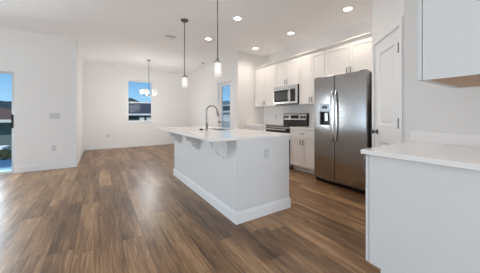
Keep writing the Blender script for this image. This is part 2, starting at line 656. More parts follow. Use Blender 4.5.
t2 = struct('trim_2', bm, M_trim, 'white casing around the pantry door')
t2.location = DA
t2.rotation_euler = (0, 0, ang)

# glazing bars for two unseen openings added to let light in
for nm, lab, loc, rz, a, b in (('added_window_2', 'unseen wide window behind the camera, added to let in light', (0, -3.5, 0), 0, -1.35, 1.35), ('added_window_3', 'unseen wide window in the left wall, added to let in light', (-5.0, 0, 0), R(90), 1.0, 5.6)):
    w = thing(nm, lab, 'window', loc, rz, kind='structure')
    sgn = (-0.10, -0.04) if rz == 0 else (0.04, 0.10)
    bm = ring(nb(), a, b, 0.2, 2.5, 0.05, *sgn)
    for i in (1, 2, 3):
        c = a + (b - a) * i / 4
        bx(bm, c - 0.03, c + 0.03, sgn[0], sgn[1], 0.25, 2.45)
    obj('window_frame', bm, M_trim, w)

# ------------------------------------------------------------------ cabinets
# local frame of a cabinet: x to the right as one faces it, front at y = 0, back at y = depth


def shaker(x0, x1, z0, z1, y=0.0, t=0.02, rail=0.058):
    bm = nb()
    ring(bm, x0, x1, z0, z1, min(rail, (z1 - z0) * 0.28), y - t, y)
    r = min(rail, (z1 - z0) * 0.28)
    bx(bm, x0 + r - 0.002, x1 - r + 0.002, y - t + 0.009, y - 0.002, z0 + r - 0.002, z1 - r + 0.002)
    return bm


def pull(parent, x, z, vertical=True, L=0.10, y=-0.02, name='handle'):
    bm = nb()
    h = L / 2
    o = 0.028
    if vertical:
        pts = [(x, y, z - h), (x, y - o * 0.7, z - h * 0.92), (x, y - o, z - h * 0.6), (x, y - o * 1.05, z), (x, y - o, z + h * 0.6), (x, y - o * 0.7, z + h * 0.92), (x, y, z + h)]
    else:
        pts = [(x - h, y, z), (x - h * 0.92, y - o * 0.7, z), (x - h * 0.6, y - o, z), (x, y - o * 1.05, z), (x + h * 0.6, y - o, z), (x + h * 0.92, y - o * 0.7, z), (x + h, y, z)]
    tube(bm, pts, 0.0065, 8)
    return obj(name, bm, M_dnickel, parent, True)


def crown(parent, x0, x1, ztop, depth, left=False, right=False):
    # profile in (y, z), runs along x
    p = [(0.0, ztop - 0.03), (-0.008, ztop - 0.03), (-0.012, ztop - 0.015), (-0.03, ztop + 0.03), (-0.045, ztop + 0.04), (-0.045, ztop + 0.055), (0.02, ztop + 0.055), (0.02, ztop)]
    p = [(0.0, ztop), (-0.022, ztop), (-0.026, ztop + 0.012), (-0.05, ztop + 0.048), (-0.062, ztop + 0.055), (-0.062, ztop + 0.07), (0.03, ztop + 0.07), (0.03, ztop)]
    return obj('crown_molding', prism(nb(), p, x0, x1, 'X'), M_cab, parent)


def upper_cab(label, loc, rz, w, z0, z1, depth, ndoor=2, hz='low', crown_on=True, name='wall_cabinet', mt=None, underside=False, hside='R', top=0.0):
    mt = mt or M_cab
    t = thing(name, label, 'cabinet', loc, rz, 'white wall cabinets')
    bm = nb()
    zb = z0
    bx(bm, 0.001, w - 0.001, 0.0, depth, z0, z1) if not underside else None
    if underside:
        bx(bm, 0.001, 0.017, 0.0, depth, z0, z1)
        bx(bm, w - 0.017, w - 0.001, 0.0, depth, z0, z1)
        bx(bm, 0.017, w - 0.017, 0.0, 0.02, z0, z1)
        bx(bm, 0.017, w - 0.017, 0.02, depth, z0 + 0.03, z1)
        obj('cabinet_underside', bx(nb(), 0.018, w - 0.018, 0.021, depth - 0.001, z0 + 0.003, z0 + 0.0295), M_birch, t)['label'] = 'bare wood underside'
    obj('cabinet_body', bm, mt, t)
    g = 0.003
    n = ndoor
    dwid = w / n
    for i in range(n):
        a, b = i * dwid + g, (i + 1) * dwid - g
        d = obj('cabinet_door', shaker(a, b, z0 + 0.004, z1 - 0.004 - top, -0.004), mt, t)
        right_leaf = (i == 1) if n == 2 else (hside == 'L')
        hx = a + 0.03 if right_leaf else b - 0.03
        pull(d, hx, z0 + 0.09, True)
    if crown_on:
        crown(t, 0.0, w, z1, depth)
    return t


def base_cab(label, loc, rz, w, depth, doors=2, drawer=True, group='white base cabinets', dz=0.70, mt=None, ztop=0.876, near=False):
    mt = mt or M_cab
    t = thing('base_cabinet', label, 'cabinet', loc, rz, group)
    bm = nb()
    depth -= 0.006
    prism(bm, [(0.075, 0.0), (depth, 0.0), (depth, ztop), (0.0, ztop), (0.0, 0.11), (0.075, 0.11)], 0.001, w - 0.001, 'X')
    obj('cabinet_body', bm, mt, t)
    g = 0.003
    ztopd = ztop - 0.012
    if drawer:
        d = obj('drawer', shaker(g, w - g, dz + 0.004, ztopd, -0.004, rail=0.04), mt, t)
        pull(d, w / 2, (dz + ztopd) / 2, False)
    zt = dz - 0.004 if drawer else ztopd
    for i in range(doors):
        a, b = i * w / doors + g, (i + 1) * w / doors - g
        d = obj('cabinet_door', shaker(a, b, 0.114, zt, -0.004), mt, t)
        hx = (b - 0.03 if i == 0 else a + 0.03) if doors == 2 else (b - 0.03 if near else a + 0.03)
        pull(d, hx, zt - (0.075 if near else 0.09), True, 0.13 if near else 0.10)
    return t


ZU0, ZU1 = 1.395, 2.425
XU = 3.73           # wall cabinet body front
XB = 3.45           # base cabinet body front
K = R(-90)
upper_cab('white two door wall cabinet left of the microwave', (XU, 4.93, 0), K, 0.845, ZU0, ZU1, XK - XU)
upper_cab('small white two door wall cabinet directly above the microwave', (XU, 4.08, 0), K, 0.765, 1.85, ZU1, XK - XU)
upper_cab('tall white two door wall cabinet between microwave and refrigerator', (XU, 3.31, 0), K, 0.645, ZU0, ZU1, XK - XU)
upper_cab('wide white two door wall cabinet above the stainless refrigerator', (XU, 2.66, 0), K, 0.99, 1.86, ZU1, XK - XU)
cb = thing('filler_panel', 'narrow white filler panel between the cabinet above the refrigerator and the pantry wall', 'panel', (XU, 1.668, 0), K)
obj('panel_board', bx(nb(), 0.0, 0.205, 0.0, 0.02, 1.86, 2.425), M_cab, cb)
crown(cb, 0.0, 0.205, ZU1, 0.3)

base_cab('white two door base cabinet left of the range', (XB, 4.93, 0), K, 0.845, XK - XB)
base_cab('white two door base cabinet with one drawer between range and refrigerator', (XB, 3.31, 0), K, 0.66, XK - XB)


def slab_counter(name, label, pts, z0, z1, splash=None, corner=0.0, hole=None):
    bm = nb()
    prism(bm, pts, z0, z1)
    t = obj(name, bm, M_quartz, None, bevel=0.003)
    tag(t, label, 'countertop')
    if splash:
        bm = nb()
        for s in splash:
            bx(bm, *s)
        obj('backsplash', bm, M_quartz, t, bevel=0.002)
    return t


CT0, CT1 = 0.877, 0.907
slab_counter('countertop', 'pale quartz countertop left of the range', [(3.405, 4.086), (XK, 4.086), (XK, 4.948), (3.405, 4.948)], CT0, CT1,
             [(XK - 0.015, XK, 4.086, 4.935, CT1, CT1 + 0.10), (3.42, XK, 4.935, 4.95, CT1, CT1 + 0.10)])
slab_counter('countertop', 'pale quartz countertop between range and refrigerator', [(3.405, 2.645), (XK, 2.645), (XK, 3.306), (3.405, 3.306)], CT0, CT1,
             [(XK - 0.015, XK, 2.645, 3.306, CT1, CT1 + 0.10)])

# ---- right side run, faces +Y; shade put in as greyer paint
XE = 1.60          # end panel plane
Q = R(180)
YF = 0.79          # base cabinet body front
XM = (XR - 0.002 + XE) / 2
base_cab('white base cabinet at the right edge whose plain end panel faces the camera', (XM, YF, 0), Q, XM - XE, YF - YR, doors=1, drawer=False, group='base cabinets at the right', mt=M_isl_and_shade, near=True)
base_cab('white base cabinet between the end cabinet and the wall beside the pantry door', (XR - 0.002, YF, 0), Q, XR - 0.002 - XM, YF - YR, doors=1, group='base cabinets at the right', mt=M_isl_and_shade)
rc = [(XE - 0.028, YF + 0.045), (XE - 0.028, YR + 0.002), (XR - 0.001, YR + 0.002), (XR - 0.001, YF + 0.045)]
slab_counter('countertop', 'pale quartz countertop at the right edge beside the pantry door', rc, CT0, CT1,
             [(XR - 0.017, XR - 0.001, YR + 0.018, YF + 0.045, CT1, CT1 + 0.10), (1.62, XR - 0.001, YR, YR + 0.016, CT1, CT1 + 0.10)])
upper_cab('white wall cabinet at the upper right with a bare wood underside', (2.30, 0.487, 0), Q, 2.30 - XE, 1.358, 2.425, 0.336, underside=True, mt=M_isl_and_shade)  # grey instead of cabinet white, for the shade on this cabinet

# ------------------------------------------------------------------ island
IX0, IX1, IY0, IY1 = 1.222, 2.00, 1.947, 4.22
isl = thing('kitchen_island', 'long white kitchen island with corbels in the middle of the floor', 'kitchen island', (0, 0, 0))
bm = nb()
ZI = 0.892
# carcass with an open well for the sink
SXa, SXb, SYa, SYb = 1.54, 1.87, 2.96, 3.50
cells(bm, IX0, IX1, 0.0, ZI, IY0, SYa - 0.03, [], 'X')
cells(bm, IX0, IX1, 0.0, ZI, SYb + 0.03, IY1, [], 'X')
bx(bm, IX0, SXa - 0.03, SYa - 0.03, SYb + 0.03, 0.0, ZI)
bx(bm, SXb + 0.03, IX1, SYa - 0.03, SYb + 0.03, 0.0, ZI)
bx(bm, SXa - 0.03, SXb + 0.03, SYa - 0.03, SYb + 0.03, 0.0, 0.6)
obj('island_body', bm, M_isl_and_shade, isl)
bm = nb()
for (b0, b1, c0, c1, o) in ((IX0 - 0.014, IX1 + 0.014, IY0 - 0.014, IY0, 0), (IX0 - 0.014, IX0, IY0, IY1, 0), (IX0 - 0.014, IX1 + 0.014, IY1, IY1 + 0.014, 0), (IX1, IX1 + 0.014, IY0, IY0 + 0.05, 0)):
    bx(bm, b0, b1, c0, c1, 0.0, 0.105)
for (b0, b1, c0, c1) in ((IX0 - 0.008, IX1 + 0.008, IY0 - 0.008, IY0), (IX0 - 0.008, IX0, IY0, IY1), (IX0 - 0.008, IX1 + 0.008, IY1, IY1 + 0.008)):
    bx(bm, b0, b1, c0, c1, 0.105, 0.125)
obj('baseboard', bm, M_trim, isl)
bm = nb()
bx(bm, IX0 - 0.01, IX1 + 0.006, IY0 - 0.01, IY0, 0.845, ZI)
bx(bm, IX0 - 0.01, IX0, IY0, IY1, 0.845, ZI)
obj('top_trim', bm, M_isl_and_shade, isl)
# doors of the kitchen side
for i in range(4):
    a = IY0 + 0.03 + i * (IY1 - IY0 - 0.06) / 4
    b = a + (IY1 - IY0 - 0.06) / 4 - 0.006
    bm = nb()
    z0_, z1_, r_ = 0.13, 0.87, 0.058
    for s in ((a, a + r_, z0_, z1_), (b - r_, b, z0_, z1_), (a + r_, b - r_, z0_, z0_ + r_), (a + r_, b - r_, z1_ - r_, z1_)):
        bx(bm, IX1 + 0.001, IX1 + 0.02, s[0], s[1], s[2], s[3])
    bx(bm, IX1 + 0.001, IX1 + 0.011, a + r_, b - r_, z0_ + r_, z1_ - r_)
    d = obj('cabinet_door', bm, M_isl_and_shade, isl)
    hb = nb()
    hy = b - 0.03 if i % 2 == 0 else a + 0.03
    tube(hb, [(IX1 + 0.02, hy, 0.73), (IX1 + 0.045, hy, 0.735), (IX1 + 0.05, hy, 0.78), (IX1 + 0.045, hy, 0.825), (IX1 + 0.02, hy, 0.83)], 0.006, 8)
    obj('handle', hb, M_dnickel, d, True)

M_corb = M_isl_and_shade
for yc in (2.19, 3.02, 3.85):
    # S-shaped bracket profile in (x, z), extruded along y
    pts = [(IX0, 0.89), (IX0 - 0.215, 0.89), (IX0 - 0.215, 0.862)]
    pts += [(IX0 - 0.20, 0.855), (IX0 - 0.19, 0.84)]
    for k in range(7):
        t_ = k / 6 * PI / 2
        pts.append((IX0 - 0.135 - 0.05 * math.cos(t_), 0.835 - 0.055 * math.sin(t_)))
    pts += [(IX0 - 0.118, 0.776)]
    for k in range(7):
        t_ = k / 6 * PI / 2
        pts.append((IX0 - 0.055 - 0.055 * math.cos(t_), 0.765 - 0.075 * math.sin(t_)))
    pts += [(IX0 - 0.045, 0.68), (IX0 - 0.018, 0.655), (IX0, 0.65)]
    # ordered outline: keep strictly downwards towards the body
    bm = nb()
    prism(bm, pts, yc - 0.035, yc + 0.035, 'Y')
    bx(bm, IX0 - 0.225, IX0, yc - 0.045, yc + 0.045, 0.872, 0.8915)
    obj('corbel', bm, M_corb, isl)


def outlet_parts(parent, M=None):
    """duplex outlet: plate in local xz plane, facing -y"""
    p = obj('outlet_plate', bx(nb(), -0.036, 0.036, -0.006, 0.0, -0.058, 0.058), M_plate, parent, bevel=0.002)
    for z in (-0.026, 0.026):
        bm = nb()
        lathe(bm, [(0.0, 0.0), (0.017, 0.0), (0.017, 0.003), (0.0, 0.003)], 0, 0, 16, Matrix.Translation((0, -0.006, z)) @ Matrix.Rotation(R(90), 4, 'X'))
        s = obj('socket', bm, M_plate, p)
        bm = nb()
        bx(bm, -0.009, -0.006, -0.0098, -0.009, z - 0.006, z + 0.006)
        bx(bm, 0.006, 0.009, -0.0098, -0.009, z - 0.005, z + 0.005)
        obj('slot', bm, M_slot, p)
    return p


op = outlet_parts(isl)
for o in [op]:
    o.location = (1.635, IY0, 0.71)

# island countertop with sink cut-out
bm = nb()
CX0, CX1, CY0, CY1 = 0.925, 2.022, 1.925, 4.25
CI0, CI1 = 0.892, 0.922


def rounded(x0, x1, y0, y1, r, seg=5):
    pts = []
    for cx, cy, a0 in ((x1 - r, y1 - r, 0), (x0 + r, y1 - r, 90), (x0 + r, y0 + r, 180), (x1 - r, y0 + r, 270)):
        for k in range(seg + 1):
            a = R(a0 + 90 * k / seg)
            pts.append((cx + r * math.cos(a), cy + r * math.sin(a)))
    return pts


outer = rounded(CX0, CX1, CY0, CY1, 0.03)
inner = rounded(SXa, SXb, SYa, SYb, 0.05)


def annulus(bm, outer, inner, z0, z1):
    n = len(outer)
    O0 = [bm.verts.new((x, y, z0)) for x, y in outer]
    O1 = [bm.verts.new((x, y, z1)) for x, y in outer]
    I0 = [bm.verts.new((x, y, z0)) for x, y in inner]
    I1 = [bm.verts.new((x, y, z1)) for x, y in inner]
    for i in range(n):
        j = (i + 1) % n
        bm.faces.new((O1[i], O1[j], I1[j], I1[i]))
        bm.faces.new((O0[i], I0[i], I0[j], O0[j]))
        bm.faces.new((O0[i], O0[j], O1[j], O1[i]))
        bm.faces.new((I0[i], I1[i], I1[j], I0[j]))


annulus(bm, outer, inner, CI0, CI1)
tag(obj('countertop', bm, M_quartz), 'long pale quartz countertop of the kitchen island', 'countertop')

# sink
sk = thing('kitchen_sink', 'stainless undermount sink set in the island countertop', 'sink', (0, 0, 0))
bm = nb()
rin = rounded(SXa + 0.002, SXb - 0.002, SYa + 0.002, SYb - 0.002, 0.05)
rlo = rounded(SXa + 0.02, SXb - 0.02, SYa + 0.02, SYb - 0.02, 0.05)
n = len(rin)
A = [bm.verts.new((x, y, 0.905)) for x, y in rin]
B = [bm.verts.new((x, y, 0.69)) for x, y in rlo]
rout = rounded(SXa - 0.012, SXb + 0.012, SYa - 0.012, SYb + 0.012, 0.05)
for i in range(n):
    j = (i + 1) % n
    bm.faces.new((A[i], A[j], B[j], B[i]))
bm.faces.new(B)
M_sink = mat('sink_steel', (0.25, 0.25, 0.25), 0.35, metal=0.9, noise=0.05)
obj('sink_bowl', bm, M_sink, sk, True)
obj('drain', lathe(nb(), [(0, 0.694), (0.04, 0.694), (0.045, 0.691)], 1.70, 3.23, 16), M_black, sk)

# faucet
FX, FY = 1.44, 3.20
fc = thing('kitchen_faucet', 'brushed nickel gooseneck faucet on the island countertop behind the sink', 'faucet', (FX, FY, CI1), R(-14))
pth = [(0, 0, 0.01), (0, 0, 0.12), (0, 0, 0.26)]
for k in range(1, 13):
    a = PI - k / 12 * R(165)
    pth.append((0.085 + 0.085 * math.cos(a), 0, 0.30 + 0.085 * math.sin(a)))
obj('spout', tube(nb(), pth, 0.0125, 12), M_nickel, fc, True)
e = Vector(pth[-1])
d = Vector((0.25, 0, -1)).normalized()
obj('spray_head', tube(nb(), [e, e + d * 0.03, e + d * 0.035, e + d * 0.11], [0.014, 0.015, 0.018, 0.019], 12), M_nickel, fc, True)
obj('faucet_base', lathe(nb(), [(0, 0), (0.03, 0), (0.03, 0.008), (0.024, 0.014), (0.023, 0.09), (0.018, 0.11), (0.0, 0.11)], 0, 0, 20), M_nickel, fc, True)
obj('lever', tube(nb(), [(0, -0.02, 0.065), (0, -0.045, 0.07), (0, -0.075, 0.10)], [0.011, 0.008, 0.006], 8), M_nickel, fc, True)
dsp = thing('sink_plug', 'small dark drain plug lying on the island countertop beside the faucet', 'plug', (1.36, 3.22, CI1))
obj('plug_disc', lathe(nb(), [(0, 0), (0.032, 0), (0.034, 0.006), (0.028, 0.016), (0.0, 0.018)], 0, 0, 18), M_black, dsp, True)
obj('plug_knob', lathe(nb(), [(0.008, 0.017), (0.009, 0.028), (0.0, 0.032)], 0, 0, 12), M_dnickel, dsp, True)

# ------------------------------------------------------------------ refrigerator
fr = thing('refrigerator', 'stainless side by side refrigerator with dispenser in the left door', 'refrigerator', (3.20, 2.517, 0), K)
FW, FH = 0.91, 1.80
body = bx(nb(), 0.004, FW - 0.004, 0.085, 0.82, 0.07, FH - 0.02)
bx(body, 0.02, FW - 0.02, 0.10, 0.80, 0.0, 0.07)
obj('refrigerator_body', body, M_dgrey, fr)
bm = bx(nb(), 0.01, FW - 0.01, 0.045, 0.085, 0.012, 0.066)
for k in range(5):
    bx(bm, 0.03, FW - 0.03, 0.038, 0.045, 0.018 + 0.01 * k, 0.022 + 0.01 * k)
obj('toe_grille', bm, M_black, fr)


def bow(x):
    """front of the doors bows outwards across the whole width"""
    t_ = (x / FW) * 2 - 1
    return -0.014 * (1 - t_ * t_) - 0.0


def fridge_door(x0, x1, z0, z1, hole=None):
    bm = nb()
    xs = [x0 + (x1 - x0) * k / 10 for k in range(11)]
    if hole:
        xs = sorted(set(xs) | {hole[0], hole[1]})
    zs = [z0, z1] if not hole else [z0, hole[2], hole[3], z1]
    zs = sorted(set(zs + [z1 - 0.012, z0 + 0.012]))

    def yy(x, z):
        y = bow(x)
        e_ = min(x - x0, x1 - x)
        if e_ < 0.004:
            y += 0.010
        if z > z1 - 0.004 or z < z0 + 0.004:
            y += 0.003
        return y
    if True:
        xs = sorted(set(xs) | {x0 + 0.010, x1 - 0.010})
    V = {}
    for x in xs:
        for z in zs:
            V[(x, z)] = bm.verts.new((x, yy(x, z), z))
    for a, b in zip(xs[:-1], xs[1:]):
        for c, d_ in zip(zs[:-1], zs[1:]):
            if hole and hole[0] <= a and b <= hole[1] and hole[2] <= c and d_ <= hole[3]:
                continue
            bm.faces.new((V[a, c], V[b, c], V[b, d_], V[a, d_]))
    # side skirts to the back plane
    yb = 0.08
    rim = [(x, zs[0]) for x in xs] + [(xs[-1], z) for z in zs[1:]] + [(x, zs[-1]) for x in xs[::-1][1:]] + [(xs[0], z) for z in zs[::-1][1:-1]]
    back = [bm.verts.new((x, yb, z)) for x, z in rim]
    for i in range(len(rim)):
        j = (i + 1) % len(rim)
        bm.faces.new((V[rim[i]], back[i], back[j], V[rim[j]]))
    bm.faces.new(back)
    if hole:
        h0, h1, h2, h3 = hole
        hx = [x for x in xs if h0 <= x <= h1]
        yb = 0.05
        lo = [V[x, h2] for x in hx]
        hi = [V[x, h3] for x in hx]
        lb = [bm.verts.new((x, yb, h2)) for x in hx]
        hb_ = [bm.verts.new((x, yb, h3)) for x in hx]
        for i in range(len(hx) - 1):
            bm.faces.new((lo[i], lb[i], lb[i + 1], lo[i + 1]))
            bm.faces.new((hi[i], hi[i + 1], hb_[i + 1], hb_[i]))
            bm.faces.new((lb[i], lb[i + 1], hb_[i + 1], hb_[i]))
        bm.faces.new((lo[0], hi[0], hb_[0], lb[0]))
        bm.faces.new((lo[-1], lb[-1], hb_[-1], hi[-1]))
    return bm


XSM = 0.405
hole = (0.125, 0.325, 0.975, 1.35)
ld = obj('freezer_door', fridge_door(0.0, XSM - 0.004, 0.075, FH, hole), M_steel, fr, True)
rd = obj('fridge_door', fridge_door(XSM + 0.004, FW, 0.075, FH), M_steel, fr, True)
dp = obj('dispenser', bx(nb(), 0.127, 0.323, -0.012, 0.045, 1.215, 1.348), mat('dispenser_panel', (0.22, 0.24, 0.26), 0.3, metal=0.6, noise=0.03), ld)
obj('display', bx(nb(), 0.175, 0.275, -0.0135, -0.012, 1.265, 1.315), M_black, dp)
bm = bx(nb(), 0.127, 0.323, 0.04, 0.0495, 0.98, 1.215)
bx(bm, 0.127, 0.145, -0.005, 0.04, 0.98, 1.215)
bx(bm, 0.305, 0.323, -0.005, 0.04, 0.98, 1.215)
obj('dispenser_cavity', bm, M_dgrey, ld)
obj('drip_tray', bx(nb(), 0.13, 0.32, -0.012, 0.045, 0.977, 0.99), M_steel_h, ld)
obj('dispenser_paddle', bx(nb(), 0.215, 0.265, 0.01, 0.03, 1.06, 1.19), M_steel_h, ld, bevel=0.004)
for (dd, xh, sgn) in ((ld, XSM - 0.032, -1), (rd, XSM + 0.032, 1)):
    bm = nb()
    y0 = bow(xh)
    p = []
    for k in range(13):
        t_ = k / 12
        z = 0.70 + t_ * 0.855
        o_ = 0.052 * math.sin(PI * t_) ** 0.35 if 0 < t_ < 1 else 0.0
        p.append((xh, y0 - o_, z))
    tube(bm, p, [0.013] * 13, 10)
    bmesh.ops.scale(bm, vec=(1.25, 1, 1), space=Matrix.Translation((-xh, 0, 0)), verts=bm.verts[:])
    obj('door_handle', bm, M_steel_h, dd, True)
for hxx in (0.02, FW - 0.12):
    bm = bx(nb(), hxx, hxx + 0.10, 0.03, 0.14, FH, FH + 0.018)
    for v in bm.verts:
        v.co.z -= 0.018 if v.co.y > 0.085 else 0.0
    obj('hinge_cover', bm, M_dgrey, fr)

# ------------------------------------------------------------------ range
rg = thing('electric_range', 'stainless electric range with black glass cooktop under the microwave', 'range', (3.40, 4.078, 0), K)
RW = 0.762
obj('range_body', bx(nb(), 0.0, RW, 0.03, 0.645, 0.04, 0.90), M_steel, rg)
for x in (0.05, RW - 0.05):
    for y in (0.08, 0.6):
        obj('leveling_foot', lathe(nb(), [(0, 0), (0.02, 0), (0.015, 0.04), (0, 0.04)], x, y, 10), M_black, rg)
ck = obj('cooktop', bx(nb(), 0.0, RW, -0.005, 0.60, 0.902, 0.922), M_bglass, rg, bevel=0.004)
for (x, y, r) in ((0.2, 0.16, 0.10), (0.56, 0.16, 0.075), (0.2, 0.42, 0.075), (0.56, 0.42, 0.10)):
    obj('burner_ring', lathe(nb(), [(r - 0.003, 0.9222), (r - 0.003, 0.9228), (r, 0.9228), (r, 0.9222)], x, y, 28), M_slot, ck)
bm = bx(nb(), 0.006, RW - 0.006, -0.008, 0.03, 0.30, 0.862)
dd = obj('oven_door', bm, M_bglass, rg, bevel=0.003)
obj('door_trim', bx(nb(), 0.006, RW - 0.006, -0.011, -0.008, 0.30, 0.36), M_steel, dd)
obj('front_panel', bx(nb(), 0.003, RW - 0.003, -0.004, 0.03, 0.865, 0.9), M_steel, rg)
bm = nb()
tube(bm, [(0.05, -0.055, 0.835), (RW - 0.05, -0.055, 0.835)], 0.014, 12)
bx(bm, 0.06, 0.085, -0.055, -0.008, 0.825, 0.845)
bx(bm, RW - 0.085, RW - 0.06, -0.055, -0.008, 0.825, 0.845)
obj('door_handle', bm, M_steel_h, dd, True)
obj('storage_drawer', bx(nb(), 0.006, RW - 0.006, -0.006, 0.03, 0.06, 0.295), M_steel, rg, bevel=0.003)
# back guard: black lower front, tilted steel control fascia
bg_ = nb()
prism(bg_, [(0.60, 0.90), (0.645, 0.90), (0.645, 1.195), (0.615, 1.20), (0.59, 1.185), (0.568, 1.045), (0.583, 1.03), (0.575, 0.925)], 0.0, RW, 'X')
gd = obj('back_guard', bg_, M_bglass, rg)
sl = Vector((0, 0.022, 0.14)).normalized()
nn = Vector((0, -sl.z, sl.y))


def on_guard(bm, x0, x1, s0, s1, h0, h1):
    o_ = Vector((0, 0.568, 1.045))
    vs = []
    for (s, h) in ((s0, h0), (s1, h0), (s1, h1), (s0, h1)):
        for x in (x0, x1):
            vs.append(bm.verts.new(o_ + Vector((x, 0, 0)) + sl * s + nn * h))
    idx = ((0, 2, 4, 6), (1, 7, 5, 3), (0, 1, 3, 2), (2, 3, 5, 4), (4, 5, 7, 6), (6, 7, 1, 0))
    for f_ in idx:
        bm.faces.new([vs[i] for i in f_])


bm = nb()
on_guard(bm, 0.02, RW - 0.02, 0.0, 0.138, 0.0, 0.004)
fas = obj('control_panel', bm, M_steel, gd)
bm = nb()
on_guard(bm, 0.26, 0.51, 0.03, 0.11, 0.004, 0.006)
obj('display', bm, M_bglass, fas)
for x in (0.07, 0.155, 0.60, 0.69):
    bm = nb()
    Mx = Matrix.Translation(Vector((x, 0.568, 1.045)) + sl * 0.07 + nn * 0.004) @ Matrix.Rotation(R(80), 4, 'X')
    lathe(bm, [(0, 0), (0.026, 0), (0.024, 0.018), (0.018, 0.022), (0, 0.022)], 0, 0, 16, Mx)
    obj('knob', bm, M_black, fas, True)

# ------------------------------------------------------------------ microwave
mw = thing('microwave', 'stainless over the range microwave hung beneath the small wall cabinet', 'microwave', (3.645, 4.078, 0), K)
MWW, MZ0, MZ1 = 0.762, 1.425, 1.845
obj('microwave_body', bx(nb(), 0.0, MWW, 0.018, 0.40, MZ0, MZ1), M_black, mw)
obj('vent_panel', bx(nb(), 0.0, MWW, 0.0, 0.018, MZ1 - 0.065, MZ1), M_steel_h, mw, bevel=0.003)
bm = nb()
cells(bm, 0.0, MWW, MZ0 + 0.004, MZ1 - 0.067, 0.0, 0.018, [(0.022, 0.515, MZ0 + 0.05, MZ1 - 0.095), (0.565, 0.715, MZ0 + 0.045, MZ1 - 0.09)], 'X')
md = obj('microwave_door', bm, M_steel_h, mw)
win = obj('window', bx(nb(), 0.0225, 0.5145, 0.004, 0.0175, MZ0 + 0.051, MZ1 - 0.096), M_bglass, md)
M_mesh = mat('microwave_screen', (0.05, 0.055, 0.055), 0.25, noise=0.15, nscale=60)
obj('screen', bx(nb(), 0.065, 0.475, 0.002, 0.004, MZ0 + 0.09, MZ1 - 0.135), M_mesh, win)
kp = obj('keypad', bx(nb(), 0.5655, 0.7145, 0.002, 0.0175, MZ0 + 0.046, MZ1 - 0.091), M_bglass, md)
obj('display', bx(nb(), 0.585, 0.695, 0.0, 0.002, MZ1 - 0.125, MZ1 - 0.105), M_mesh, kp)
bm = nb()
for r in range(5):
    for c in range(3):
        bx(bm, 0.585 + c * 0.038, 0.615 + c * 0.038, 0.0005, 0.002, MZ0 + 0.06 + r * 0.036, MZ0 + 0.078 + r * 0.036)
obj('keys', bm, M_dgrey, kp)
bm = nb()
tube(bm, [(0.538, 0.0, MZ0 + 0.05), (0.538, -0.035, MZ0 + 0.06), (0.538, -0.04, MZ0 + 0.17), (0.538, -0.035, MZ0 + 0.29), (0.538, 0.0, MZ0 + 0.30)], 0.011, 10)
obj('door_handle', bm, M_steel_h, md, True)
for gx in (0.1, 0.44):
    obj('grease_filter', bx(nb(), gx, gx + 0.22, 0.1, 0.3, MZ0 - 0.006, MZ0), M_slot, mw)

# ------------------------------------------------------------------ pendants


def pendant(label, x, y):
    t = thing('pendant_light', label, 'pendant light', (x, y, 0), 0, 'pendant lights over the island')
    obj('canopy', lathe(nb(), [(0, CH), (0.068, CH), (0.068, CH - 0.01), (0.05, CH - 0.028), (0.012, CH - 0.04), (0, CH - 0.04)], 0, 0, 24), M_dnickel, t, True)
    obj('rod', tube(nb(), [(0, 0, CH - 0.03), (0, 0, 1.90)], 0.0075, 8), M_dnickel, t, True)
    obj('socket_cap', lathe(nb(), [(0, 1.905), (0.012, 1.90), (0.016, 1.865), (0.05, 1.855), (0.052, 1.835), (0, 1.835)], 0, 0, 20), M_nickel, t, True)
    sh = obj('lamp_shade', lathe(nb(), [(0.05, 1.845), (0.056, 1.835), (0.056, 1.66), (0.053, 1.66), (0.053, 1.832), (0.048, 1.842)], 0, 0, 28), M_shade, t, True)
    obj('diffuser', lathe(nb(), [(0.0, 1.835), (0.022, 1.83), (0.028, 1.72), (0.022, 1.70), (0.0, 1.695)], 0, 0, 20), M_bulb, t, True)
    return t


pA = pendant('farther pendant light with a glass cylinder shade over the island', 1.30, 3.85)
pB = dup(pA, (1.30, 2.54, 0), 0, 'nearer pendant light whose rod runs out of the top of the picture')

# ------------------------------------------------------------------ chandelier
chx, chy = 1.30, 7.22
chd = thing('chandelier', 'small nickel chandelier with frosted glass shades in the dining area', 'chandelier', (chx, chy, 0))
obj('canopy', lathe(nb(), [(0, CH), (0.065, CH), (0.06, CH - 0.02), (0.015, CH - 0.035), (0, CH - 0.035)], 0, 0, 20), M_nickel, chd, True)
obj('rod', tube(nb(), [(0, 0, CH - 0.03), (0, 0, 1.80)], 0.008, 8), M_nickel, chd, True)
obj('hub', lathe(nb(), [(0, 1.74), (0.02, 1.75), (0.032, 1.78), (0.02, 1.82), (0.01, 1.84), (0, 1.84)], 0, 0, 16), M_nickel, chd, True)
for k in range(5):
    a = 2 * PI * k / 5 + 0.35
    c, s = math.cos(a), math.sin(a)
    P = lambda r, z: (r * c, r * s, z)
    arm = obj('arm', tube(nb(), [P(0.02, 1.79), P(0.09, 1.765), P(0.16, 1.765), P(0.205, 1.785), P(0.21, 1.815)], 0.007, 8), M_nickel, chd, True)
    obj('lamp_shade', lathe(nb(), [(0.018, 1.815), (0.045, 1.83), (0.062, 1.875), (0.066, 1.945), (0.062, 1.945), (0.058, 1.876), (0.042, 1.834), (0.0, 1.82)], 0.21 * c, 0.21 * s, 18), M_opal, arm, True)
    obj('bulb', lathe(nb(), [(0, 1.825), (0.014, 1.835), (0.024, 1.88), (0.02, 1.91), (0, 1.92)], 0.21 * c, 0.21 * s, 12), M_bulb, arm, True)

d = bpy.data.lights.new('chandelier_glow', 'POINT')
d.energy = 34
d.shadow_soft_size = 0.25
d.specular_factor = 0.15
d.color = (1.0, 0.97, 0.94)
o = bpy.data.objects.new('chandelier_glow', d)
o.location = (chx, chy, 1.55)
COL.objects.link(o)

# ------------------------------------------------------------------ recessed ceiling lights


